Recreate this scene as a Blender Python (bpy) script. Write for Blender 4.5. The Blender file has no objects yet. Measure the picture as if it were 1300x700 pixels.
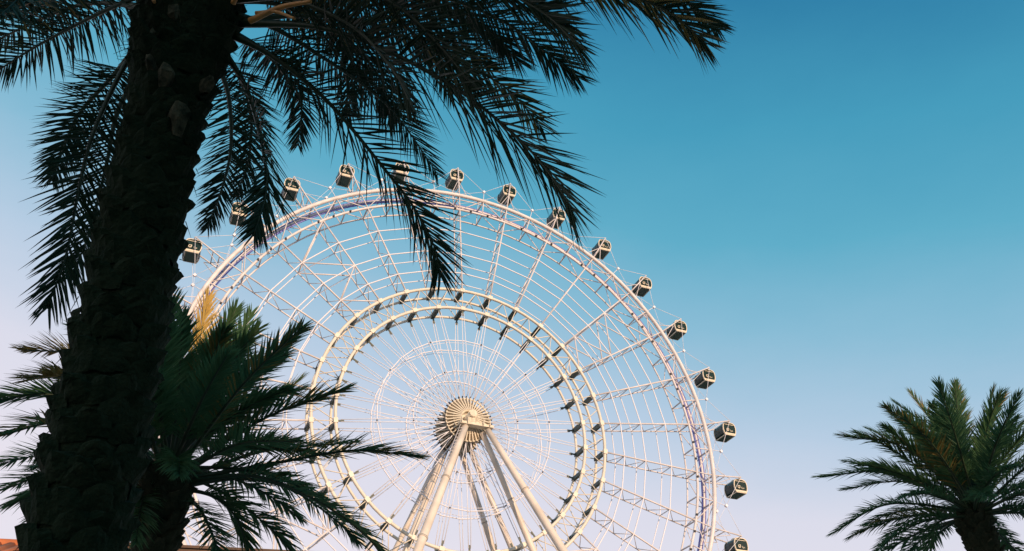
import bpy, math, random
from mathutils import Vector, Matrix
R = math.radians
sc = bpy.context.scene
COL = sc.collection

# ------------------------------------------------------------ camera, sky, sun, exposure
CAM = Vector((0, 0, 1.6)); FOC = 0.89549; PITCH = 0.59651
cd = bpy.data.cameras.new('camera'); co = bpy.data.objects.new('camera', cd); COL.objects.link(co)
co.location = CAM; co.rotation_euler = (math.pi / 2 + PITCH, 0, 0)
cd.sensor_width = 36; cd.lens = FOC * 36; cd.clip_start = 0.1; cd.clip_end = 6000
sc.camera = co
FW = Vector((0, math.cos(PITCH), math.sin(PITCH))); UPV = Vector((0, -math.sin(PITCH), math.cos(PITCH)))
def at(x, y, t):                     # a point of the place, given where one sees it from the street and how far
    return CAM + t * (FW + Vector(((x - 650) / (1300 * FOC), 0, 0)) + UPV * (-(y - 350) / (1300 * FOC)))

SUN_EL = R(13); SX, SY = 0.60, -0.80
SUN = Vector((SX * math.cos(SUN_EL), SY * math.cos(SUN_EL), math.sin(SUN_EL)))
w = bpy.data.worlds.new('World'); sc.world = w; w.use_nodes = True
nt = w.node_tree; nt.nodes.clear()
def N(t, **k):
    n = nt.nodes.new(t)
    for a, b in k.items(): setattr(n, a, b)
    return n
out = N('ShaderNodeOutputWorld'); bg = N('ShaderNodeBackground'); bg.inputs[1].default_value = 0.12
sky = N('ShaderNodeTexSky', sky_type='NISHITA'); sky.sun_disc = False
sky.sun_elevation = SUN_EL; sky.sun_rotation = math.atan2(SX, SY); sky.altitude = 10
sky.air_density = 1.0; sky.dust_density = 0.6; sky.ozone_density = 1.5
tcn = N('ShaderNodeTexCoord'); sp = N('ShaderNodeSeparateXYZ')
nt.links.new(tcn.outputs['Generated'], sp.inputs[0])
# the sky's own colour over its height: pale rose-lavender low down, teal overhead
def dotn(v):
    d = N('ShaderNodeVectorMath', operation='DOT_PRODUCT'); nt.links.new(tcn.outputs['Generated'], d.inputs[0]); d.inputs[1].default_value = v
    return d.outputs['Value']
ramp = N('ShaderNodeValToRGB'); hz = N('ShaderNodeTexNoise'); hz.inputs['Scale'].default_value = 2.6; hz.inputs['Detail'].default_value = 7; hz.inputs['Roughness'].default_value = .6
mpn = N('ShaderNodeMapping'); mpn.inputs['Scale'].default_value = (1, 1, 2.5); nt.links.new(tcn.outputs['Generated'], mpn.inputs[0]); nt.links.new(mpn.outputs[0], hz.inputs['Vector'])
hm = N('ShaderNodeMath', operation='MULTIPLY_ADD'); nt.links.new(hz.outputs['Fac'], hm.inputs[0]); hm.inputs[1].default_value = .07; hm.inputs[2].default_value = -.035
ha = N('ShaderNodeMath', operation='ADD'); nt.links.new(hm.outputs[0], ha.inputs[0]); nt.links.new(dotn((0.17, 0, 0.985)), ha.inputs[1]); nt.links.new(ha.outputs[0], ramp.inputs[0])
RAMP = [(0.27, (0.84, 0.79, 0.87)), (0.355, (0.75, 0.75, 0.86)), (0.44, (0.50, 0.64, 0.80)), (0.53, (0.265, 0.53, 0.70)), (0.61, (0.12, 0.44, 0.61)), (0.70, (0.062, 0.35, 0.53)), (0.79, (0.028, 0.225, 0.41)), (0.95, (0.02, 0.17, 0.34))]
cr = ramp.color_ramp
cr.elements[0].position = RAMP[0][0]; cr.elements[1].position = RAMP[-1][0]
for p, c in RAMP[1:-1]: cr.elements.new(p)
for e, (p, c) in zip(cr.elements, RAMP): e.color = (*c, 1)
scl = N('ShaderNodeVectorMath', operation='SCALE'); nt.links.new(ramp.outputs[0], scl.inputs[0]); scl.inputs['Scale'].default_value = 1 / 0.12
mixs = N('ShaderNodeMix', data_type='RGBA'); mixs.inputs[0].default_value = 0.93
nt.links.new(sky.outputs[0], mixs.inputs[6]); nt.links.new(scl.outputs[0], mixs.inputs[7])
nt.links.new(mixs.outputs[2], bg.inputs[0]); nt.links.new(bg.outputs[0], out.inputs[0])

sd = bpy.data.lights.new('sun', 'SUN'); so = bpy.data.objects.new('sun', sd); COL.objects.link(so)
sd.energy = 4.2; sd.angle = R(0.5); sd.color = (1.0, 0.71, 0.47)
so.rotation_euler = SUN.to_track_quat('Z', 'Y').to_euler(); so.location = (20, -20, 40)
sc.view_settings.view_transform = 'Standard'; sc.view_settings.look = 'None'
sc.view_settings.exposure = 0.0; sc.view_settings.gamma = 1.0
sc.render.film_transparent = False
try: sc.cycles.max_bounces = 6
except Exception: pass

# ------------------------------------------------------------ materials
def mat(name, base, rough=0.6, metal=0.0, var=None, vscale=3.0, bump=0.0, bscale=20.0, transl=0.0, spec=0.5, coord='Object'):
    m = bpy.data.materials.new(name); m.use_nodes = True; t = m.node_tree
    b = t.nodes['Principled BSDF']
    b.inputs['Base Color'].default_value = (*base, 1); b.inputs['Roughness'].default_value = rough
    b.inputs['Metallic'].default_value = metal; b.inputs['Specular IOR Level'].default_value = spec
    tc = t.nodes.new('ShaderNodeTexCoord')
    colout = None
    if var:
        nz = t.nodes.new('ShaderNodeTexNoise'); nz.inputs['Scale'].default_value = vscale; nz.inputs['Detail'].default_value = 5
        t.links.new(tc.outputs[coord], nz.inputs['Vector'])
        r = t.nodes.new('ShaderNodeValToRGB'); r.color_ramp.elements[0].position = 0.35; r.color_ramp.elements[1].position = 0.68
        r.color_ramp.elements[0].color = (*base, 1); r.color_ramp.elements[1].color = (*var, 1)
        t.links.new(nz.outputs['Fac'], r.inputs[0]); t.links.new(r.outputs[0], b.inputs['Base Color']); colout = r.outputs[0]
    if bump:
        n2 = t.nodes.new('ShaderNodeTexNoise'); n2.inputs['Scale'].default_value = bscale; n2.inputs['Detail'].default_value = 6
        t.links.new(tc.outputs[coord], n2.inputs['Vector'])
        bp = t.nodes.new('ShaderNodeBump'); bp.inputs['Strength'].default_value = bump; bp.inputs['Distance'].default_value = 0.03
        t.links.new(n2.outputs['Fac'], bp.inputs['Height']); t.links.new(bp.outputs[0], b.inputs['Normal'])
    if transl:
        tr = t.nodes.new('ShaderNodeBsdfTranslucent'); mx = t.nodes.new('ShaderNodeMixShader'); mx.inputs[0].default_value = transl
        if colout: t.links.new(colout, tr.inputs[0])
        else: tr.inputs[0].default_value = (*base, 1)
        o = t.nodes['Material Output']
        t.links.new(b.outputs[0], mx.inputs[1]); t.links.new(tr.outputs[0], mx.inputs[2]); t.links.new(mx.outputs[0], o.inputs[0])
    return m
M = dict(
    steel=mat('white_painted_steel', (0.82, 0.75, 0.74), 0.5, var=(0.66, 0.59, 0.57), vscale=0.6),
    cable=mat('pale_cable', (0.86, 0.83, 0.88), 0.5),
    blue=mat('blue_violet_rail', (0.16, 0.17, 0.55), 0.45, var=(0.22, 0.22, 0.62), vscale=1.0),
    hubd=mat('shade_brown_hub_plate', (0.20, 0.14, 0.09), 0.7, var=(0.28, 0.20, 0.13), vscale=2),  # dark tone stands in for shade between the ribs
    legm=mat('pale_painted_steel', (0.80, 0.70, 0.60), 0.5, var=(0.64, 0.55, 0.46), vscale=0.35, bump=.15, bscale=3),
    ringm=mat('ivory_painted_steel', (0.80, 0.72, 0.60), 0.5, var=(0.72, 0.64, 0.53), vscale=0.8),
    dark=mat('black_fitting', (0.03, 0.03, 0.035), 0.6),
    hubm=mat('cream_painted_steel', (0.74, 0.66, 0.52), 0.5, var=(0.62, 0.53, 0.41), vscale=1.5),
    glass=mat('dark_tinted_glass', (0.010, 0.026, 0.020), 0.22, spec=0.35),
    post=mat('grey_green_steel', (0.07, 0.085, 0.07), 0.6, var=(0.10, 0.12, 0.10), vscale=1.0),
    under=mat('grey_green_panel', (0.085, 0.13, 0.105), 0.5, var=(0.11, 0.155, 0.125), vscale=2.0),
    cream=mat('cream_trim', (0.78, 0.66, 0.50), 0.5),
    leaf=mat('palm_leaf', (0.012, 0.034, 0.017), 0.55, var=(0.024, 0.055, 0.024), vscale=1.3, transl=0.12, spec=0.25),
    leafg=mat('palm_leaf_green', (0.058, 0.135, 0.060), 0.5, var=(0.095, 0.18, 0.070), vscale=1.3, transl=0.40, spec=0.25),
    leaf2=mat('palm_leaf_sunlit_yellow', (0.14, 0.12, 0.035), 0.55, var=(0.32, 0.21, 0.06), vscale=2.0, transl=0.2, spec=0.25),  # sunlit yellow put into the leaf colour
    leafd=mat('palm_leaf_sunlit_gold', (0.70, 0.48, 0.14), 0.6, var=(0.58, 0.40, 0.12), vscale=2.0, transl=0.3, spec=0.2),  # gold of the low sun on the upright frond, put into its colour
    rachis=mat('palm_rachis', (0.03, 0.05, 0.02), 0.5),
    stalk=mat('sunlit_orange_stalk', (0.62, 0.27, 0.06), 0.5, var=(0.50, 0.22, 0.06), vscale=14),  # orange carries the warm sunlight that the stalks catch
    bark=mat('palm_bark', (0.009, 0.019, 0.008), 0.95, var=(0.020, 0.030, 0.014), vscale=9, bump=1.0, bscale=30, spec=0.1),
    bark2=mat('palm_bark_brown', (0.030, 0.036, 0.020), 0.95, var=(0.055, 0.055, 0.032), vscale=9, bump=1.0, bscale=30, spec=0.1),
    cut=mat('cut_leaf_base', (0.12, 0.11, 0.065), 0.9, var=(0.012, 0.018, 0.010), vscale=13, bump=0.8, bscale=40, spec=0.1),
    asphalt=mat('asphalt', (0.05, 0.05, 0.05), 0.9, var=(0.065, 0.063, 0.06), vscale=1.0, bump=0.3, bscale=60),
    paving=mat('paving', (0.28, 0.27, 0.25), 0.85, var=(0.34, 0.33, 0.30), vscale=0.8, bump=0.2, bscale=30),
    tile=mat('terracotta_tile', (0.60, 0.17, 0.05), 0.75, var=(0.42, 0.12, 0.04), vscale=1.2, bump=0.3, bscale=14),
    orange=mat('orange_stucco', (0.74, 0.30, 0.08), 0.8, var=(0.68, 0.25, 0.07), vscale=0.9, bump=0.2, bscale=25),
    brown=mat('brown_fascia', (0.10, 0.055, 0.035), 0.7, var=(0.14, 0.08, 0.05), vscale=2),
    stucco=mat('sand_stucco', (0.42, 0.36, 0.28), 0.85, var=(0.36, 0.31, 0.25), vscale=0.7, bump=0.2, bscale=25),
    frame=mat('dark_window_frame', (0.05, 0.05, 0.05), 0.5),
    white=mat('white_paint', (0.78, 0.78, 0.76), 0.7),
    soil=mat('planting_soil', (0.06, 0.045, 0.03), 0.95, bump=0.5, bscale=20),
)

# ------------------------------------------------------------ mesh helpers
class MB:
    def __init__(s): s.v = []; s.f = []; s.m = []; s.s = []
    def add(s, vs, fs, m=0, smooth=False):
        o = len(s.v); s.v += [tuple(v) for v in vs]
        for f in fs: s.f.append([i + o for i in f]); s.m.append(m); s.s.append(smooth)
    def box(s, c, d, m=0, rot=None):
        c = Vector(c); vs = []
        for x in (-.5, .5):
            for y in (-.5, .5):
                for z in (-.5, .5):
                    p = Vector((x * d[0], y * d[1], z * d[2]))
                    if rot: p = rot @ p
                    vs.append(c + p)
        s.add(vs, [(0, 1, 3, 2), (4, 6, 7, 5), (0, 4, 5, 1), (2, 3, 7, 6), (0, 2, 6, 4), (1, 5, 7, 3)], m)
    def tube(s, a, b, r, r2=None, n=8, m=0, caps=True):
        s.path([Vector(a), Vector(b)], [r, r if r2 is None else r2], n, m, caps)
    def path(s, pts, rads, n=8, m=0, caps=True, closed=False, up=None):
        k = len(pts); vs = []
        prev = None
        for i, p in enumerate(pts):
            if closed: t = pts[(i + 1) % k] - pts[i - 1]
            else: t = pts[min(i + 1, k - 1)] - pts[max(i - 1, 0)]
            t = t.normalized()
            ref = up or (Vector((0, 0, 1)) if abs(t.z) < 0.95 else Vector((0, 1, 0)))
            if prev is not None and not up: ref = prev
            a = ref - t * ref.dot(t)
            if a.length < 1e-4: a = Vector((1, 0, 0)) - t * t.x
            a.normalize(); b = t.cross(a); prev = a
            r = rads[i] if hasattr(rads, '__len__') else rads
            for j in range(n):
                w_ = 2 * math.pi * (j + 0.5) / n
                vs.append(p + a * (math.cos(w_) * r) + b * (math.sin(w_) * r))
        fs = []
        for i in range(k if closed else k - 1):
            i2 = (i + 1) % k
            for j in range(n):
                j2 = (j + 1) % n
                fs.append((i * n + j, i * n + j2, i2 * n + j2, i2 * n + j))
        s.add(vs, fs, m, True)
        if caps and not closed:
            o = len(s.v) - len(vs)
            s.f.append([o + j for j in reversed(range(n))]); s.m.append(m); s.s.append(False)
            s.f.append([o + (k - 1) * n + j for j in range(n)]); s.m.append(m); s.s.append(False)
    def build(s, name, mats, parent=None, loc=None):
        me = bpy.data.meshes.new(name); me.from_pydata(s.v, [], s.f)
        for m_ in (mats if isinstance(mats, (list, tuple)) else [mats]): me.materials.append(M[m_])
        me.polygons.foreach_set('material_index', s.m); me.polygons.foreach_set('use_smooth', s.s); me.update()
        o = bpy.data.objects.new(name, me); COL.objects.link(o)
        if parent: o.parent = parent
        if loc is not None: o.location = loc
        return o
def tag(o, label=None, cat=None, group=None, kind=None):
    for k, v in (('label', label), ('category', cat), ('group', group), ('kind', kind)):
        if v: o[k] = v
    return o
def empty(name, loc, rz=0):
    o = bpy.data.objects.new(name, None); COL.objects.link(o); o.location = loc; o.rotation_euler = (0, 0, rz); return o

# ------------------------------------------------------------ ground
def sheet(name, x0, y0, x1, y1, z, m, th=None):
    b = MB()
    if th: b.box(((x0 + x1) / 2, (y0 + y1) / 2, z - th / 2), (x1 - x0, y1 - y0, th))
    else: b.add([(x0, y0, z), (x1, y0, z), (x1, y1, z), (x0, y1, z)], [(0, 1, 2, 3)])
    return tag(b.build(name, m), kind='structure')
sheet('ground', -3000, -3000, 3000, 3000, 0.0, 'asphalt')
sheet('pavement', -40, 1.5, 60, 26, 0.12, 'paving', 0.12)
sheet('plaza', -90, 60, 70, 230, 0.12, 'paving', 0.12)

# ------------------------------------------------------------ ferris wheel
YAW = 0.38349
nvec = Vector((math.sin(YAW), -math.cos(YAW), 0)); uvec = Vector((math.cos(YAW), math.sin(YAW), 0))
HUB = Vector((-9.11173, 148.46991, 68.23603 + 1.6)) + nvec * 1.25
WH = empty('ferris_wheel', (HUB.x, HUB.y, 0), YAW)
tag(WH, 'giant white observation wheel with dark glass capsules standing on slanted cream legs behind the palms', 'ferris wheel')
HZ = HUB.z
TH0 = 2.67624; NB = 30; STEP = 2 * math.pi / NB
def W(th, r, y=0): return Vector((math.cos(th) * r, y, HZ + math.sin(th) * r))
TH = [TH0 - k * STEP for k in range(NB)]
HW = 1.8                                   # half width of the rim
RO, RI, RA, RB = 49.6, 46.0, 26.8, 22.8
CR = [40.6, 35.2, 30.8]                    # polygon rings between spokes
def ringpts(r, y, sub=4): return [W(TH0 - i * STEP / sub, r, y) for i in range(NB * sub)]

b = MB()
b.path(ringpts(RO, -HW), 0.40, 10, 0, closed=True)
b.path(ringpts(RI, -HW), 0.24, 8, 0, closed=True)
b.path(ringpts(RI, HW), 0.16, 8, 0, closed=True)
b.path(ringpts(RO - .9, -HW + .25), 0.10, 6, 0, closed=True)
for k in range(NB * 2):
    th = TH0 - k * STEP / 2
    for y in (-HW, HW):
        b.tube(W(th, RI, y), W(th, RO, y), 0.11 if y < 0 else .09, n=6)
    b.tube(W(th, RO, -HW), W(th, RO, HW), 0.17, n=6)
    b.tube(W(th, RI, -HW), W(th, RI, HW), 0.14, n=6)
    th2 = th - STEP / 2
    for y in (-HW, HW):
        if k % 2 == 0: b.tube(W(th, RI, y), W(th2, RO, y), 0.09, n=6)
        else: b.tube(W(th, RO, y), W(th2, RI, y), 0.09, n=6)
    if k % 2: b.tube(W(th, RO, -HW), W(th2, RO, HW), 0.07, n=5)
    for q in (0.22, 0.47, 0.78):            # small black lamps clipped along the inner tube
        if (k * 7 + int(q * 100)) % 3 == 0: b.box(W(th - STEP / 2 * q, RI - .05, -HW - .3), (.34, .3, .34), 1)
rim = b.build('outer_rim', ['steel', 'dark'], WH)
b = MB(); b.path(ringpts(RO, HW), 0.26, 8, 1, closed=True); b.path(ringpts(RO - 0.5, HW - .2), 0.15, 6, 0, closed=True); b.path(ringpts(RO + .35, HW - .1), 0.10, 6, 0, closed=True)
b.build('drive_rail', ['blue', 'steel'], rim)

def inner_ring():
    b = MB()
    for r_ in (RA, RB):
        b.path(ringpts(r_, -HW, 3), 0.29, 8, closed=True); b.path(ringpts(r_, HW, 3), 0.24, 8, closed=True)
    for k in range(NB):
        th = TH[k]
        for r_ in (RA, RB):
            b.box(W(th, r_, 0), (0.45, 2 * HW - .7, .85), 1, Matrix.Rotation(-(th), 3, 'Y'))
            b.box(W(th, r_, -HW - .03), (.72, .66, .85), 0, Matrix.Rotation(-(th), 3, 'Y'))
            b.box(W(th, r_, HW), (.62, .6, .7), 1, Matrix.Rotation(-(th), 3, 'Y'))
        for y in (-HW, HW):
            b.tube(W(th, RB, y), W(th - STEP / 2, RA, y), 0.085, n=6)
            b.tube(W(th, RB, y), W(th + STEP / 2, RA, y), 0.085, n=6)
            b.tube(W(th, RB, y), W(th, RA, y), 0.085, n=6)
        b.tube(W(th - STEP / 2, RA, -HW), W(th - STEP / 2, RA, HW), 0.09, n=6)
        for sgn in (-1, 1):                 # brackets that take the cables
            b.box(W(th, RB - .8, sgn * HW * .95), (1.3, .12, .30), 1, Matrix.Rotation(-(th), 3, 'Y'))
    return b.build('inner_ring', ['ringm', 'post'], WH)
inner_ring()
for k in range(NB):
    th = TH[k]; b = MB()
    b.tube(W(th, RA, -HW), W(th, RI, -HW), 0.15, n=6); b.tube(W(th, RA, HW), W(th, RI, HW), 0.13, n=6)
    st = [RA + .4] + CR[::-1] + [RI]
    for i, r_ in enumerate(st):
        b.tube(W(th, r_, -HW), W(th, r_, HW), 0.09, n=5)
        if i < len(st) - 1:
            mid = (r_ + st[i + 1]) / 2
            b.tube(W(th, r_, -HW), W(th, mid, HW), 0.07, n=5); b.tube(W(th, mid, HW), W(th, st[i + 1], -HW), 0.07, n=5)
    b.build('spoke', 'steel', WH)
for r_ in CR:
    b = MB()
    for y in (-HW, HW): b.path([W(t, r_, y) for t in TH], 0.12 if y < 0 else .10, 5, closed=True)
    b.build('cable_ring', 'cable', WH)
for r_ in (15.9, 9.6):
    b = MB(); f = r_ / RB; hw = 2.4 + (HW - 2.4) * f
    for y in (-hw, hw): b.path([W(t, r_, y) for t in TH], 0.10, 5, closed=True); b.path([W(t, r_ - .5, y) for t in TH], 0.045, 5, closed=True)
    for t in TH:
        b.tube(W(t, r_, -hw), W(t, r_, -hw + .9), 0.06, n=4)
        if TH.index(t) % 3 == 0: b.box(W(t, r_, -hw - .12), (.2, .2, .2), 1)
    b.build('cable_ring', ['cable', 'dark'], WH)
HL = 3.0                                   # half length of the hub
for k in range(NB):
    for y in (-1, 1):
        b = MB(); th = TH[k]
        for o in (-0.075, 0.075):
            b.tube(W(th + o * .12, RB - .9, y * HW), W(th + o * 1.4, 4.3, y * (HL - .3)), 0.068, n=5)
        b.build('spoke_cable', 'cable', WH)
def bracing(k, zig):
    b = MB(); ta, tb = TH[k % NB], TH[(k + 1) % NB]; st = [RA] + CR[::-1] + [RI]
    for i in range(4):
        a_, c_ = (ta, tb) if i % 2 else (tb, ta)
        for y in (-HW, HW):
            b.tube(W(a_, st[i], y), W(c_, st[i + 1], y), 0.13, n=5)
            if zig: b.tube(W(c_, st[i], y), W(a_, st[i + 1], y), 0.09, n=5)
    b.build('cross_bracing', 'steel', WH)
for k in (1, 9, 16, 24): bracing(k, False)

# hub
b = MB()
b.path([Vector((0, y, HZ)) for y in (-HL - 2.2, HL + 2.2)], [.75, .75], 24, 0)
b.path([Vector((0, y, HZ)) for y in (-HL + .2, -1, 1, HL - .2)], [1.9, 1.7, 1.7, 1.9], 28, 0)
b.build('spindle', 'hubm', WH)
for sgn in (-1, 1):
    b = MB(); nr = 38
    for i in range(nr):
        a = 2 * math.pi * i / nr
        e = Vector((math.cos(a), 0, math.sin(a))); tn = Vector((-math.sin(a), 0, math.cos(a))); c = Vector((0, 0, HZ)); Y = Vector((0, 1, 0))
        pr = [(1.5, sgn * (HL + .75)), (4.1, sgn * (HL + .05)), (4.1, sgn * (HL - .75)), (1.5, sgn * (HL - 1.9))]
        vs = [c + e * r_ + Y * y_ + tn * t_ for t_ in (-.10, .10) for r_, y_ in pr]
        b.add(vs, [(0, 1, 2, 3), (7, 6, 5, 4), (0, 4, 5, 1), (1, 5, 6, 2), (2, 6, 7, 3), (3, 7, 4, 0)], 0)
        b.tube(c + e * 3.9 + Y * sgn * (HL - .35), c + e * 4.5 + Y * sgn * (HL - .38), 0.17, .13, n=6, m=1)
    for r_, y_, t_ in ((3.95, HL - .35, .16), (2.7, HL + .1, .10), (1.5, HL + .4, .28)):
        b.path([Vector((math.cos(2 * math.pi * i / 48) * r_, sgn * y_, HZ + math.sin(2 * math.pi * i / 48) * r_)) for i in range(48)], t_, 6, 0, closed=True)
    # plate behind the ribs, coloured brown to deepen the shade in the gaps
    n_ = 48; vs = []
    for rr in (1.4, 3.5):
        for i in range(n_): vs.append(Vector((math.cos(2 * math.pi * i / n_) * rr, sgn * (HL - .75), HZ + math.sin(2 * math.pi * i / n_) * rr)))
    b.add(vs, [(i, (i + 1) % n_, n_ + (i + 1) % n_, n_ + i) for i in range(n_)], 2)
    b.build('hub_flange', ['hubm', 'dark', 'hubd'], WH)
    b = MB(); yb = sgn * (HL + 1.7)
    b.box((0.8, yb, HZ - 1.75), (6.0, 1.3, .45)); b.box((0.6, yb, HZ - 1.40), (3.4, 1.0, .3))
    b.box((0, yb, HZ - .55), (1.3, 1.1, 1.7)); b.tube((0, yb - 1.0, HZ), (0, yb + 1.0, HZ), .62, n=24)
    for x in (-2.3, -1.2, 1.6, 2.8): b.box((x + .3, yb - .85 * sgn * -1, HZ - 1.35), (.12, .25, 1.0))
    for i in range(9): b.tube((-2.2 + i * .72, yb + sgn * .9, HZ - 1.5), (-2.2 + i * .72, yb + sgn * .9, HZ - .55), .04, n=4)
    b.tube((-2.3, yb + sgn * .9, HZ - .55), (3.6, yb + sgn * .9, HZ - .55), .05, n=4)
    b.build('bearing_platform', 'hubm', WH)
# legs: (top x,y,z offset, foot x,y, radius)

def leg(tx, ty, tz, fx, fy, r0, ladder=False):
    A = Vector((tx, ty, HZ + tz)); B_ = Vector((fx, fy, 0.1)); b = MB()
    nseg = 12; pts = [A.lerp(B_, i / nseg) for i in range(nseg + 1)]
    b.path(pts, [r0 * (1 + .35 * math.sin(math.pi * i / nseg)) for i in range(nseg + 1)], 16)
    d = (B_ - A).normalized()
    for i in (2, 4, 6, 9):
        rr = r0 * (1 + .35 * math.sin(math.pi * i / nseg))
        for s_ in (-.10, .10): b.tube(pts[i] + d * (s_ - .06), pts[i] + d * (s_ + .06), rr * 1.17, n=20)
        b.tube(pts[i] - d * .04, pts[i] + d * .04, rr * 1.10, n=20, m=1)
    e_ = d.cross(Vector((0, 1, 0))).normalized()
    for s_ in (-1, 1): b.tube(A + e_ * s_ * r0 * 1.1, B_ + e_ * s_ * r0 * 1.4, .05, n=4, m=1 if s_ > 0 else 0)
    b.box((fx, fy, .5), (3.4, 3.4, .8))
    o = b.build('support_leg', ['legm', 'post'], WH)
    if ladder:
        l = MB(); off = Vector((-.9 if tx < 1 else .9, -.3, .2)) * (r0 + .25)
        for s_ in (-.28, .28): l.tube(A + off + Vector((s_, 0, 0)), B_ + off + Vector((s_, 0, 0)), .06, n=4)
        for i in range(90):
            p = A.lerp(B_, (i + 1) / 91) + off; l.tube(p - Vector((.28, 0, 0)), p + Vector((.28, 0, 0)), .04, n=4)
        l.build('ladder', 'steel', o)

LEGDATA = [(-1.0, -4.6, -2.2, 28, 530, .52, 1), (3.0, -4.6, -2.2, 28, 715, .52, 0), (2.4, -3.6, -2.4, 6, 677, .44, 0),
           (3.0, 4.3, -2.2, -6, 651, .43, 0), (1.2, 4.6, -2.2, -28, 627, .43, 0), (-1.4, 3.6, -2.2, 6, 515, .43, 1), (-1.6, 4.6, -2.2, -28, 501, .36, 0)]
FEET = {}
for (tx, ty, tz, df, px, r0, lad) in LEGDATA:
    # the foot that gives the leg the slope it is seen at
    best = None
    for i in range(-700, 701):
        fx = i * .1
        A = HUB + uvec * tx - nvec * ty + Vector((0, 0, tz)); B_ = HUB + uvec * fx + nvec * df; B_.z = 0
        def pr(P):
            d = P - CAM; z = d.dot(FW); return 650 + 1300 * FOC * d.x / z, 350 - 1300 * FOC * d.dot(UPV) / z
        lo, hi = 0, 1
        for _ in range(22):
            m_ = (lo + hi) / 2
            P = A.lerp(B_, m_)
            if (P - CAM).dot(FW) < 1 or pr(P)[1] > 700: hi = m_
            else: lo = m_
        e = abs(pr(A.lerp(B_, lo))[0] - px)
        if best is None or e < best[0]: best = (e, fx)
    FEET[px] = best
    leg(tx, ty, tz, best[1], -df, r0, lad)

# capsules
prof = [(-1.12, -1.38), (1.12, -1.38), (1.36, -.95), (1.52, -.3), (1.52, .3), (1.40, .85), (1.12, 1.22), (.6, 1.38), (-.6, 1.38), (-1.12, 1.22), (-1.40, .85), (-1.52, .3), (-1.52, -.3), (-1.36, -.95)]
DL = 1.75
def capsule_meshes():
    n_ = len(prof); body = MB()
    f = lambda y, s_=1.0: [(x * s_, y, z * s_) for x, z in prof]
    vs = f(-DL) + f(DL)
    for i in range(n_):
        j = (i + 1) % n_
        m_ = 1 if i == 0 else (2 if i in (6, 7, 8) else 0)
        body.add([vs[i], vs[j], vs[n_ + j], vs[n_ + i]], [(0, 1, 2, 3)], m_)
    body.add(f(-DL), [list(range(n_))], 0); body.add(f(DL), [list(reversed(range(n_)))], 0)
    fr = MB()
    for y, s_ in ((-DL, -1), (DL, 1)):
        o_ = f(y + s_ * .10, 1.05); i_ = f(y + s_ * .10, .945); ob = f(y - s_ * .16, 1.05); ib = f(y + s_ * .004, .945)
        for i in range(n_):
            j = (i + 1) % n_
            for q in ((o_[i], o_[j], i_[j], i_[i]), (ob[i], ob[j], o_[j], o_[i]), (i_[i], i_[j], ib[j], ib[i])): fr.add(q, [(0, 1, 2, 3)], 0)
        fr.box((0, y + s_ * .06, -1.10), (2.5, .12, .34)); pass
        fr.box((0, y + s_ * .05, .95), (2.2, .08, .10))
    for x in (-1.12, 1.12): fr.box((x * 1.02, 0, -1.38), (.17, 2 * DL, .17))
    for x in (-.9, .9): fr.box((x, 0, 1.36), (.12, 2 * DL + .1, .14))
    fr.tube((0, -DL - .5, 1.62), (0, DL + .5, 1.62), .12, n=8); fr.box((0, -.9, 1.52), (.9, .5, .3)); fr.box((0, .9, 1.52), (.9, .5, .3)); fr.box((0, 0, 1.60), (1.2, .9, .34))
    win = MB()
    for x in (-1, 1):
        for y in (-1.1, 0, 1.1): win.box((x * 1.50, y, 0), (.09, .07, .9))
        win.box((x * 1.44, 0, -.72), (.06, 2 * DL, .06))
    em = MB()
    em.path([Vector((-.52 + .27 * math.cos(a), -DL - .13, -.26 + .27 * math.sin(a))) for a in [2 * math.pi * i / 20 for i in range(20)]], .075, 6, 0, closed=True)
    em.box((-.50, -DL - .12, -.32), (.16, .06, .16)); em.box((-.28, -DL - .13, -.02), (.16, .08, .16), 0, Matrix.Rotation(.7, 3, 'Y'))
    return body, fr, win, em
bm_, fr_, wn_, em_ = capsule_meshes()
cb = bm_.build('capsule', ['glass', 'under', 'steel'], WH); cf = fr_.build('capsule_frame', 'cream', cb); cw = wn_.build('window_bar', 'frame', cb)
ce = em_.build('emblem', 'cream', cb)
tcv = bpy.data.curves.new('lettering', 'FONT'); tcv.body = 'Eye'; tcv.size = .50; tcv.extrude = .02
to = bpy.data.objects.new('lettering', tcv); COL.objects.link(to); bpy.context.view_layer.update()
tme = bpy.data.meshes.new_from_object(to); tme.name = 'lettering'; bpy.data.objects.remove(to); tme.materials.append(M['cream'])
cl = bpy.data.objects.new('lettering', tme); COL.objects.link(cl); cl.parent = cb; cl.rotation_euler = (math.pi / 2, 0, 0); cl.location = (.10, -DL - .05, -.52)
RC = 56.2; CY = 0.9
for k in range(NB):
    if k == 0: o = cb
    else:
        o = cb.copy(); COL.objects.link(o); o.parent = WH
        for ch in (cf, cw, ce, cl):
            c = ch.copy(); COL.objects.link(c); c.parent = o
    p = W(TH[k], RC, CY); o.location = p - Vector((0, 0, 0.45)); o.scale = (.93, .93, .95)
TIP = 57.4
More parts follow.
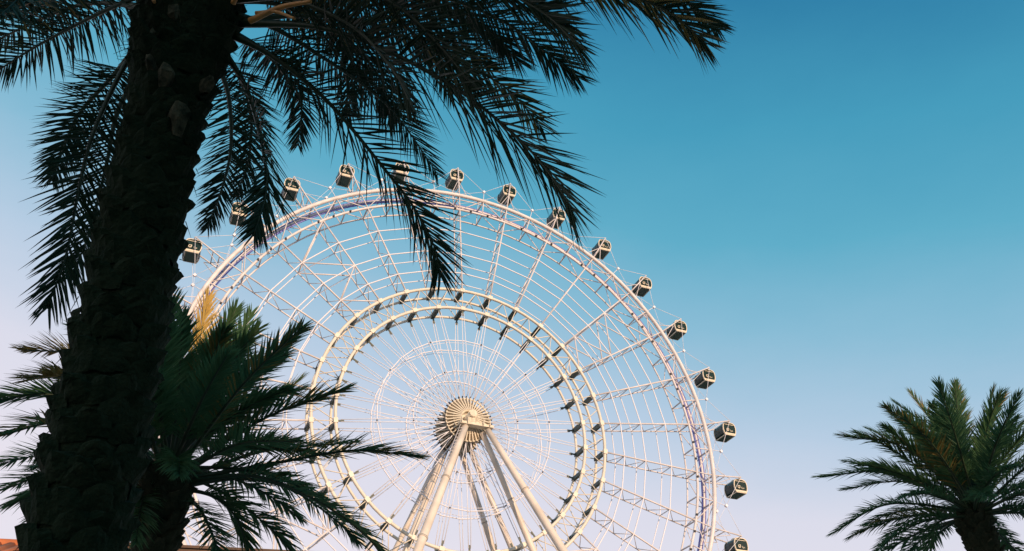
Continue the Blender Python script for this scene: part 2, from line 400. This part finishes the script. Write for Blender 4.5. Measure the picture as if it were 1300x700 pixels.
for k in range(NB):
    th = TH[k]; b = MB()
    piv = W(th, RC, 0) + Vector((0, 0, 1.1))
    for y in (CY - DL - .42, CY + DL + .42):
        pv = Vector((piv.x, y, piv.z))
        b.tube(W(th, RO, math.copysign(HW, y)), pv, .13, n=6)
        b.tube(W(th - .035, RO, math.copysign(HW, y)), W(th, RO + 3.2, y).lerp(pv, .25), .07, n=5)
        b.tube(W(th + .035, RO, math.copysign(HW, y)), W(th, RO + 3.2, y).lerp(pv, .25), .07, n=5)
    for f_ in (.22, .42):
        P1 = W(th, RO, -HW).lerp(Vector((piv.x, CY - DL - .42, piv.z)), f_); P2 = W(th, RO, HW).lerp(Vector((piv.x, CY + DL + .42, piv.z)), f_)
        b.tube(P1, P2, .10, n=5)
    b.tube(W(th, RO, -HW), W(th, RO, HW).lerp(Vector((piv.x, CY + DL, piv.z)), .42), .07, n=5)
    b.build('capsule_arm', 'steel', WH)
    b = MB(); tm = th - STEP / 2; piv2 = W(th - STEP, RC, 0) + Vector((0, 0, 1.1))
    for y, yy in ((-HW, CY - DL - .42), (HW, CY + DL + .42)):
        S = W(tm, RO + 2.6, y * .9)
        b.tube(W(tm, RO, y), S, .06, n=5); b.box(S, (.45, .45, .45), 0, Matrix.Rotation(.7, 3, 'Y'))
        b.tube(Vector((piv.x, yy, piv.z)), S, .042, n=4); b.tube(S, Vector((piv2.x, yy, piv2.z)), .042, n=4)
        b.tube(W(th, RO + .3, y), S, .035, n=4); b.tube(S, W(th - STEP, RO + .3, y), .035, n=4)
    b.build('stay_cable', 'cable', WH)

# ------------------------------------------------------------ palms
def spline(P, n):
    P = [2 * P[0] - P[1]] + P + [2 * P[-1] - P[-2]]; o = []; segs = len(P) - 3
    for i in range(n + 1):
        t = i / n * segs; s_ = min(int(t), segs - 1); t -= s_
        a, b_, c, d = P[s_:s_ + 4]
        o.append(.5 * ((2 * b_) + (c - a) * t + (2 * a - 5 * b_ + 4 * c - d) * t * t + (3 * b_ - a - 3 * c + d) * t ** 3))
    return o
def frond(parent, P, rng, L=.48, wd=.030, n=75, bare=.16, kind=0, droop=.25, fold=True, rad=.028, org=None, vee=.35, ang=(62, 20), green='leaf'):
    """one feather leaf: tapered rachis and two rows of narrow folded leaflets"""
    pts = spline(P, 24); b = MB()
    if org: pts = [p - org for p in pts]
    rd = [rad * (1.5 - .5 * min(1, i / 4)) * (1 - .82 * i / 24) for i in range(25)]
    b.path(pts, rd, 5, 1)
    total = sum((pts[i + 1] - pts[i]).length for i in range(24))
    for s_ in (-1, 1):
        for i in range(n):
            f = bare + (1 - bare) * (i + rng.uniform(0, .8)) / n
            if f > 1: continue
            x = f * 24; k = min(int(x), 23); fr_ = x - k
            p = pts[k].lerp(pts[k + 1], fr_); T = (pts[min(k + 2, 24)] - pts[max(k - 1, 0)]).normalized()
            up = Vector((0, 0, 1)) - T * T.z
            if up.length < .25: up = up + Vector((.3, -.3, .1)) ; up = up - T * up.dot(T)
            up.normalize(); S = T.cross(up) * s_
            g = (f - bare) / (1 - bare)
            a = R(ang[0] + (ang[1] - ang[0]) * g ** 1.2 + rng.uniform(-7, 7))
            vb = vee + rng.choice((-.35, 0, .3)) + rng.uniform(-.15, .15)
            D = (T * math.cos(a) + (S * math.cos(vb) + up * math.sin(vb)) * math.sin(a)).normalized()
            l = L * (.42 + .58 * math.sin(math.pi * min(1, .18 + g * .8)) ** .7) * rng.uniform(.8, 1.1)
            if g > .9: l *= 1 - (g - .9) * 2.5
            wv = (up.cross(D)).normalized(); wv = (wv + up * rng.uniform(-.7, .7)).normalized()
            wv = (wv - D * wv.dot(D)).normalized(); nv = D.cross(wv)
            w_ = wd * rng.uniform(.8, 1.15) * (.75 + .25 * math.sin(math.pi * g))
            c = [p]
            dd = D.copy()
            for q in range(3):
                c.append(c[-1] + dd * l / 3); dd = (dd + Vector((0, 0, -droop * rng.uniform(.4, 1.3)))).normalized()
            ws = (.62 * w_, w_, .60 * w_)
            mm = kind if kind != 9 else (2 if rng.random() < .35 else 0)  # mixed kind: scattered leaflets coloured as if the sun caught them
            if fold:
                vs = []
                for q in range(3): vs += [c[q] - wv * ws[q] / 2 + nv * ws[q] * .22, c[q], c[q] + wv * ws[q] / 2 + nv * ws[q] * .22]
                vs.append(c[3])
                b.add(vs, [(0, 1, 4, 3), (1, 2, 5, 4), (3, 4, 7, 6), (4, 5, 8, 7), (6, 7, 9), (7, 8, 9)], mm)
            else:
                vs = []
                for q in range(3): vs += [c[q] - wv * ws[q] / 2, c[q] + wv * ws[q] / 2]
                vs.append(c[3]); b.add(vs, [(0, 1, 3, 2), (2, 3, 5, 4), (4, 5, 6)], mm)
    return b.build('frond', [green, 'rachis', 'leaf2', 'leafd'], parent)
def solve_t(base, x, y, Lc, sg):
    d = at(x, y, 1) - CAM; o = CAM - base
    A = d.dot(d); B = 2 * d.dot(o); C = o.dot(o) - Lc * Lc; disc = B * B - 4 * A * C
    if disc <= 0 or sg == 0: return -B / (2 * A)
    return (-B + sg * math.sqrt(disc)) / (2 * A)
def px_frond(parent, path, t0, Lc, sg, rng, org, **k):
    base = at(*path[0], t0); n_ = len(path) - 1
    tn = solve_t(base, *path[-1], Lc, sg); cum = [0]
    for i in range(n_): cum.append(cum[-1] + math.dist(path[i], path[i + 1]))
    P = [at(path[i][0], path[i][1], t0 + (tn - t0) * cum[i] / cum[-1]) for i in range(n_ + 1)]
    return frond(parent, P, rng, org=org, **k)
def wild_frond(parent, base, az, el, LEN, sag, rng, org, **k):
    P = []; d = Vector((math.cos(az) * math.cos(el), math.sin(az) * math.cos(el), math.sin(el))); p = base.copy()
    for i in range(6):
        P.append(p.copy()); p = p + d * LEN / 5; d = (d + Vector((0, 0, -sag))).normalized()
    return frond(parent, P, rng, org=org, **k)

def palm_trunk(root, base, top, r0, r1, rng, head=1.3, rhead=.45, scale=1.0, near=True):
    ax = top - base; H = ax.length; az = ax.normalized(); ex = az.cross(Vector((0, 1, 0))).normalized(); ey = az.cross(ex)
    b = MB()
    def rad(s_):
        r_ = r0 + (r1 - r0) * s_ / H
        if s_ > H - head: r_ += (rhead - r1) * .55 * math.sin(min(1, (s_ - H + head) / head) * math.pi * .62)
        return r_
    nseg = 40; pts = [base + az * (H * i / nseg) for i in range(nseg + 1)]
    b.path(pts, [rad(H * i / nseg) * .90 for i in range(nseg + 1)], 20, 0)
    s_ = .1; k = 0; per = 8
    dz = .115 * scale
    while s_ < H:
        for j in range(per):
            a = 2 * math.pi * (j + (k % 2) * .5 + k * .07) / per + rng.uniform(-.12, .12)
            ss = s_ + rng.uniform(-.05, .05) * scale + dz * j / per
            r_ = rad(ss); hd = max(0, (ss - (H - head)) / head)
            e = ex * math.cos(a) + ey * math.sin(a); t = -ex * math.sin(a) + ey * math.cos(a)
            wdt = r_ * 2 * math.pi / per * rng.uniform(.50, .66); hh = dz * rng.uniform(.9, 1.45) * (1 + hd * .5); pr = (.030 + .035 * rng.random()) * scale * (1 + hd * .9)
            C = base + az * ss
            r_in = r_ * .80
            # a scale: wide rounded lip that leans outward at its top
            rows = ((-hh * .6, -.3, .9), (-.15 * hh, .35, 1.0), (.30 * hh, 1.0, .86), (.50 * hh, 1.25, .66), (.56 * hh, .1, .55))
            vs = []
            for (hz, pf, wf) in rows:
                for u_ in (-1, -.55, 0, .55, 1):
                    bulge = (1 - u_ * u_ * .75)
                    vs.append(C + az * (hz + rng.uniform(-.016, .016)) + t * (wdt * wf * u_) + e * (r_in + (r_ - r_in) * bulge + pr * pf * bulge))
            fs = []
            for q in range(4):
                for v in range(4): fs.append((q * 5 + v, q * 5 + v + 1, q * 5 + v + 6, q * 5 + v + 5))
            cutf = 1 if (hd > .0 and rng.random() < .18) else 0
            b.add(vs, fs[:8], 0, False); b.add(vs, fs[8:12], 0); b.add(vs, fs[12:], cutf)
            if near and rng.random() < .35:        # loose fibres
                p = C + e * (r_ + pr * .6) + t * rng.uniform(-.1, .1)
                b.tube(p, p + e * .03 + az * rng.uniform(-.12, .06) + t * rng.uniform(-.08, .08), .004, .001, n=3)
        s_ += dz; k += 1
    for i in range(46 if near else 26):            # cut stubs of old leaves standing out below the crown
        a = i * 2.39996; s_ = H - head * (.78 if near else .8) * ((i + .5) / (46 if near else 26)) ; r_ = rad(s_) * .92
        e = ex * math.cos(a) + ey * math.sin(a); t = -ex * math.sin(a) + ey * math.cos(a); C = base + az * s_
        d = (az * rng.uniform(.9, 1.3) + e * rng.uniform(.55, .9) + t * rng.uniform(-.15, .15)).normalized(); ln = rng.uniform(.16, .34); w0 = rng.uniform(.08, .12); th_ = .04
        nn = d.cross(t).normalized(); p0 = C + e * r_ * .9; p1 = p0 + d * ln
        vs = [p0 - t * w0 - nn * th_, p0 + t * w0 - nn * th_, p0 + t * w0 + nn * th_, p0 - t * w0 + nn * th_]
        sk = rng.uniform(-.05, .05)
        vs += [p1 - t * w0 * .55 - nn * th_ * .6 + d * sk, p1 + t * w0 * .5 - nn * th_ * .6 - d * sk, p1 + t * w0 * .5 + nn * th_ * .6 - d * sk, p1 - t * w0 * .55 + nn * th_ * .6 + d * sk]
        b.add(vs, [(0, 1, 5, 4), (1, 2, 6, 5), (2, 3, 7, 6), (3, 0, 4, 7)], 0); b.add(vs[4:], [(0, 1, 2, 3)], 1 if rng.random() < .6 else 0)
        for _ in range(9 if near else 2):              # brown fibre round the stubs
            p = C + e * r_ + t * rng.uniform(-.15, .15) + az * rng.uniform(-.1, .1)
            q = p + e * rng.uniform(.02, .14) + az * rng.uniform(-.22, .12) + t * rng.uniform(-.14, .14)
            b.tube(p, q, .005, .0015, n=3)
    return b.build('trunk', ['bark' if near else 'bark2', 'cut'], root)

# --- big palm by the street
rng = random.Random(4)
B0 = Vector((-2.31, 5.2, 0.1)); BT = Vector((-2.80, 5.2, 8.35))
P1 = empty('palm_tree', B0)
tag(P1, 'tall palm with thick scaly dark trunk and long hanging fronds nearest the street', 'palm tree')
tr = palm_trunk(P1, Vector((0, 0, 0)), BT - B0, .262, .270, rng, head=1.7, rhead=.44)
# old cut leaf bases standing out under the crown
for i, (px, py, tw) in enumerate([(228, 148, .13), (222, 18, .09), (208, 92, .09), (193, 45, .05), (188, 78, .055), (268, 106, .06)]):
    ctr = at(px, py, 1) - CAM
    # where the line meets the trunk's front
    t_ = 4.95 / ctr.y; c = CAM + ctr * t_; axx = -2.31 - .49 * (c.z - .1) / 8.25
    dx = max(-.33, min(.33, c.x - axx)); cy = 5.2 - math.sqrt(.37 ** 2 - dx * dx) + .005
    c = CAM + ctr * (cy / ctr.y) - B0
    ln = tw * .95; tl = Matrix.Rotation(math.asin(dx / .4) * .9, 3, 'Z') @ Matrix.Rotation(rng.uniform(-.35, .35), 3, 'Y') @ Matrix.Rotation(.12, 3, 'X')
    vs = [tl @ Vector((v[0] + rng.uniform(-.16, .16) * tw, v[1] * .5 + rng.uniform(-.01, .01), v[2] + rng.uniform(-.2, .2) * tw)) for v in ((-tw * .30, .12, -ln), (tw * .30, .12, -ln), (tw * .5, 0, ln * .2), (tw * .36, -.03, ln), (-tw * .36, -.03, ln), (-tw * .5, 0, ln * .2), (-tw * .3, .3, -ln), (tw * .3, .3, -ln), (tw * .5, .3, ln * .2), (tw * .36, .3, ln), (-tw * .36, .3, ln), (-tw * .5, .3, ln * .2), (0, -.06, 0), (0, -.05, ln * .8))]
    lb = MB(); lb.add([c + v for v in vs], [(0, 1, 2, 12), (0, 12, 5), (5, 12, 13, 4), (12, 2, 3, 13), (4, 13, 3), (1, 7, 8, 2), (2, 8, 9, 3), (3, 9, 10, 4), (4, 10, 11, 5), (5, 11, 6, 0)], 0)
    lb.build('cut_leaf_base', 'cut', tr)
BIG = [  # seen path, chord length, side(-1 nearer, 1 farther), leaflet length, kind
    ([(270, -60), (450, -72), (640, -45), (780, -12), (850, 16), (896, 56)], 4.3, -1, .42, 9),
    ([(270, -60), (480, -85), (700, -58), (850, -8), (912, 36)], 4.6, 1, .36, 0),
    ([(290, -20), (430, -40), (560, -5), (640, 28), (695, 68), (735, 100)], 3.4, 1, .42, 0),
    ([(300, 30), (400, 34), (485, 62), (575, 110), (640, 160), (690, 210), (728, 268)], 3.5, -1, .58, 0),
    ([(300, 28), (380, 20), (470, 30), (560, 70), (640, 110), (690, 165)], 3.1, 1, .46, 9),
    ([(300, 20), (350, 37), (411, 74), (473, 117), (510, 155), (556, 222)], 2.7, 1, .42, 0),
    ([(295, 45), (335, 65), (381, 98), (427, 141), (488, 215), (524, 262), (550, 310), (560, 352)], 2.7, -1, .42, 0),
    ([(290, 40), (325, 58), (358, 90), (382, 130), (378, 185)], 1.7, 1, .34, 0),
    ([(280, 60), (312, 110), (332, 180), (338, 240), (322, 300)], 2.2, -1, .34, 0),
    ([(270, 70), (290, 120), (293, 190), (280, 245), (263, 290)], 2.2, 1, .30, 0),
    ([(275, 60), (300, 90), (318, 140), (316, 200), (300, 250)], 2.0, 1, .30, 0),
    ([(180, 50), (152, 95), (118, 170), (100, 240), (85, 320), (60, 392)], 2.7, -1, .40, 0),
    ([(175, 60), (140, 100), (100, 145), (80, 190), (66, 230)], 2.1, 1, .34, 0),
    ([(185, 80), (150, 140), (135, 210), (112, 300), (90, 350)], 2.4, 1, .36, 0),
    ([(190, -10), (150, 6), (92, 34), (31, 68), (-30, 108)], 2.6, 1, .42, 0),
    ([(200, -30), (120, -24), (40, 5), (-60, 40)], 3.2, -1, .45, 9),
    ([(200, -40), (110, -55), (20, -30), (-80, 10)], 3.4, 1, .45, 0),
    ([(190, 10), (110, 5), (40, 30), (-50, 75)], 3.0, 1, .38, 0),
    ([(290, -40), (380, -50), (480, -15), (570, 40), (620, 85)], 2.9, 1, .46, 0),
    ([(290, -30), (400, -35), (500, 5), (560, 60), (600, 110)], 2.6, -1, .48, 0),
    ([(280, -50), (380, -70), (520, -50), (640, -10), (720, 30)], 3.4, -1, .46, 0),
    ([(290, -10), (360, -10), (420, 30), (450, 90), (440, 150)], 2.0, 1, .36, 0),
    ([(290, 0), (370, 0), (450, 35), (500, 90), (520, 130)], 2.2, -1, .40, 0),
    ([(280, -50), (420, -90), (600, -60), (760, -20), (840, 5)], 4.2, 1, .48, 2),
    ([(290, -20), (380, -28), (470, 10), (540, 55), (575, 120)], 2.6, 1, .42, 0),
    ([(290, 0), (360, 8), (430, 45), (480, 95), (500, 150)], 2.2, 1, .40, 0),
    ([(280, -60), (400, -80), (560, -45), (680, 10), (735, 60)], 3.6, -1, .46, 0),
    ([(290, -40), (400, -55), (520, -20), (610, 30), (660, 80)], 3.0, 1, .44, 0),
    ([(200, -50), (130, -60), (60, -30), (0, 20)], 2.7, -1, .42, 0),
]
for path, Lc, sg, L, kd in BIG:
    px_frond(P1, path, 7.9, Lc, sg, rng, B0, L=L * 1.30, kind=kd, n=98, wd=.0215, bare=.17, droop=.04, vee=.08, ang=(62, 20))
for i in range(16):
    wild_frond(P1, BT + Vector((0, 0, .25)), i * 2.4 + .3, R(rng.uniform(30, 80)), rng.uniform(3.4, 4.2), .26, rng, B0, L=.46, kind=0, n=60, wd=.034, bare=.2)
for (x0, y0, x1, y1, r_) in ((317, 27, 395, 2, .024), (325, 17, 374, 24, .016), (186, -6, 196, 3, .02), (296, 4, 304, -4, .02)):
    a, c = at(x0, y0, 7.4), at(x1, y1, 7.2); m_ = (a + c) / 2 + Vector((0, 0, .05))
    pts = spline([a - B0, m_ - B0, c - B0], 10); fs = MB(); fs.path(pts, [r_ * (1.15 - .5 * i / 10) for i in range(11)], 8); fs.build('flower_stalk', 'stalk', P1)


# --- two palms farther off
def small_palm(loc, head, trunk_r, label, specs, t0, nwild, seed, wildL, gold=()):
    rng = random.Random(seed); root = empty('palm_tree', loc); tag(root, label, 'palm tree')
    palm_trunk(root, Vector((0, 0, 0)), head - loc, trunk_r, trunk_r * 1.0, rng, head=1.2, rhead=trunk_r * 1.35, scale=1.15, near=False)
    for path, Lc, sg, kd in specs:
        if path[-1][1] < 560: path = path[:-1] + [(path[-1][0] + (path[0][0] - path[-1][0]) * .03, path[-1][1] + 12)]
        px_frond(root, path, t0, Lc, sg, rng, loc, L=.54, kind=kd, n=92, wd=.029, bare=.22, droop=.06, rad=.034, vee=.35, fold=True, ang=(52, 16), green='leafg')
    for i in range(nwild):
        el = R([70, 52, 34, 14, 2, 60][i % 6] + rng.uniform(-8, 8))
        wild_frond(root, head + Vector((0, 0, .1)), i * 2.39996, el, wildL * rng.uniform(.85, 1.05), .15, rng, loc, L=.54, kind=(9 if rng.random() < .2 else 0), n=90, wd=.036, bare=.25, rad=.032, fold=False, vee=.40, ang=(52, 16), green='leafg')
    return root
T2 = 13.0; H2 = at(213, 606, T2); L2 = Vector((H2.x + .1, H2.y, .1))
small_palm(L2, H2, .265, 'mid-size palm with one golden upright frond, half hidden behind the big scaly trunk', [
    ([(207, 600), (205, 480), (219, 366)], 3.0, -1, 0),
    ([(214, 600), (243, 480), (266, 364)], 2.9, 1, 3),
    ([(218, 600), (274, 490), (322, 386)], 3.0, 1, 0),
    ([(222, 602), (305, 492), (388, 404)], 3.3, -1, 9),
    ([(222, 602), (300, 500), (375, 425)], 3.1, 1, 2),
    ([(225, 604), (310, 540), (388, 468)], 2.9, 1, 9),
    ([(225, 604), (335, 532), (447, 482)], 3.2, 0, 9),
    ([(225, 606), (300, 565), (382, 548)], 2.7, -1, 0),
    ([(226, 608), (340, 572), (452, 562)], 3.1, 1, 0),
    ([(228, 610), (350, 588), (450, 572), (533, 580)], 3.8, 0, 9),
    ([(230, 614), (320, 604), (395, 632), (450, 668), (492, 708)], 3.3, -1, 0),
    ([(230, 616), (310, 608), (370, 622), (425, 660), (455, 690)], 3.0, 1, 0),
    ([(228, 620), (270, 630), (298, 655), (314, 692)], 1.9, 0, 0),
    ([(226, 622), (252, 645), (270, 680), (282, 722)], 2.1, -1, 0),
    ([(200, 600), (110, 462), (20, 432)], 3.3, 1, 2),
    ([(200, 602), (110, 492), (28, 468)], 3.2, -1, 2),
    ([(198, 604), (90, 508), (-15, 496)], 3.2, 0, 0),
    ([(198, 606), (90, 540), (-20, 545)], 3.2, -1, 9),
    ([(198, 608), (90, 575), (-15, 592)], 3.1, 1, 0),
    ([(198, 610), (100, 592), (-5, 625)], 2.9, -1, 0),
    ([(200, 614), (140, 612), (60, 640)], 2.2, 1, 0),
    ([(200, 618), (182, 632), (172, 690)], 1.8, -1, 0),
    ([(204, 618), (190, 650), (186, 720)], 1.8, 1, 0),
    ([(205, 600), (180, 500), (180, 420)], 2.9, -1, 0),
    ([(215, 600), (255, 510), (290, 440)], 2.6, -1, 0),
], T2, 32, 12, 2.4)
T3 = 20.0; H3 = at(1238, 662, T3); L3 = Vector((H3.x + .05, H3.y, .1))
small_palm(L3, H3, .25, 'small full-crowned palm standing apart at the right with open sky around it', [
    ([(1236, 648), (1140, 600), (1038, 606)], 3.7, 0, 0),
    ([(1236, 648), (1150, 612), (1070, 622)], 3.2, 1, 0),
    ([(1236, 646), (1150, 570), (1062, 541)], 3.8, 0, 9),
    ([(1236, 646), (1165, 575), (1098, 533)], 3.4, 1, 0),
    ([(1236, 650), (1130, 640), (1057, 677)], 3.4, -1, 0),
    ([(1236, 652), (1160, 660), (1112, 700)], 2.6, 1, 0),
    ([(1237, 644), (1180, 560), (1120, 504)], 3.7, -1, 9),
    ([(1238, 644), (1195, 560), (1132, 498)], 3.7, 1, 0),
    ([(1238, 644), (1200, 560), (1153, 486)], 3.6, 1, 9),
    ([(1239, 644), (1215, 560), (1190, 474)], 3.4, -1, 0),
    ([(1240, 644), (1225, 560), (1213, 476)], 3.4, 1, 9),
    ([(1241, 644), (1250, 560), (1262, 482)], 3.4, 1, 9),
    ([(1242, 644), (1262, 570), (1295, 488)], 3.5, -1, 0),
    ([(1243, 646), (1290, 570), (1335, 530)], 3.5, 1, 0),
    ([(1243, 648), (1310, 590), (1370, 590)], 3.5, 0, 0),
    ([(1244, 650), (1310, 625), (1380, 650)], 3.4, -1, 0),
    ([(1244, 652), (1300, 645), (1345, 700)], 3.0, 1, 0),
    ([(1236, 654), (1190, 665), (1180, 715)], 2.0, -1, 0),
], T3, 44, 23, 2.9)
planters = []
# ------------------------------------------------------------ low building with tiled roof, far left
def house(name, label, cat, org, ang, wd, dp, h, wall, roofm, kind):
    root = empty(name, org, ang); tag(root, label, cat)
    b = MB(); b.box((0, dp / 2, h / 2), (wd, dp, h)); b.build('wall', wall, root)
    if kind == 'tile':
        b = MB(); n_ = 26
        for i in range(n_):                   # rows of half-round tiles running up the slope
            x = -wd / 2 - .5 + (wd + 1) * (i + .5) / n_
            b.path([Vector((x, -.75, h + .12)), Vector((x, dp / 2, h + 2.55))], [.22, .22], 8, 0); b.path([Vector((x, dp + .75, h + .12)), Vector((x, dp / 2, h + 2.55))], [.22, .22], 8, 0)
        b.add([(-wd / 2 - .6, -.7, h + .1), (wd / 2 + .6, -.7, h + .1), (wd / 2 + .6, dp / 2, h + 2.5), (-wd / 2 - .6, dp / 2, h + 2.5), (wd / 2 + .6, dp + .7, h + .1), (-wd / 2 - .6, dp + .7, h + .1)], [(0, 1, 2, 3), (3, 2, 4, 5), (0, 5, 4, 1), (1, 4, 2), (0, 3, 5)])
        b.path([Vector((-wd / 2 - .6, dp / 2, h + 2.6)), Vector((wd / 2 + .6, dp / 2, h + 2.6))], [.26, .26], 8)
        b.build('roof', roofm, root)
        b = MB(); b.box((0, -.35, h + .02), (wd + 1, .8, .18)); b.build('eaves', 'orange', root)
    else:
        b = MB(); b.box((0, dp / 2, h + .25), (wd + .6, dp + .6, .5)); b.box((0, dp / 2, h + .56), (wd + .8, dp + .8, .10)); b.build('parapet', roofm, root)
    nw = max(2, int(wd / 3.2)); fl = int(h // 3.4)
    for f_ in range(fl):
        for i in range(nw):
            x = -wd / 2 + wd * (i + .5) / nw; z = 1.9 + f_ * 3.4
            b = MB()
            for s_ in (-1, 1): b.box((x + s_ * .75, -.03, z), (.1, .14, 1.7)); b.box((x, -.03, z + s_ * .85), (1.6, .14, .1))
            b.box((x, -.03, z), (.06, .1, 1.6)); b.box((x, -.1, z - .95), (1.8, .3, .1))
            wo = b.build('window', 'frame', root)
            g = MB(); g.box((x, -.012, z), (1.4, .04, 1.6)); g.build('pane', 'glass', wo)
    return root
house('restaurant_building', 'building corner with sunlit orange tiled roof at the lower left edge', 'building', (-24.2, 33.0, 0), math.atan2(1.2, 7.6), 13.2, 9, 11.2, 'orange', 'tile', 'tile')
house('shop_building', 'low brown-edged flat roof just showing behind the palm trunks', 'building', (-11.2, 35.2, 0), math.atan2(1.2, 7.6), 12.2, 8, 12.1, 'stucco', 'brown', 'flat')
# unseen blocks added behind the street to throw shade on the palms
sr = Vector((SX, SY, 0)); er = Vector((-SY, SX, 0)); ang = math.atan2(er.y, er.x)
for nm, lab, e0, e1, h in (('shade_block_tall', 'unseen sand-coloured block added behind the street for shade', 2.2, 34, 14.2), ('shade_block_low', 'lower unseen stucco block added beside the tall one for shade', -26, 2.1, 13.0)):
    c = sr * 16 + er * ((e0 + e1) / 2)
    r_ = house(nm, lab, 'building', (c.x, c.y, 0), ang + math.pi, e1 - e0, 14, h, 'stucco', 'brown', 'flat')
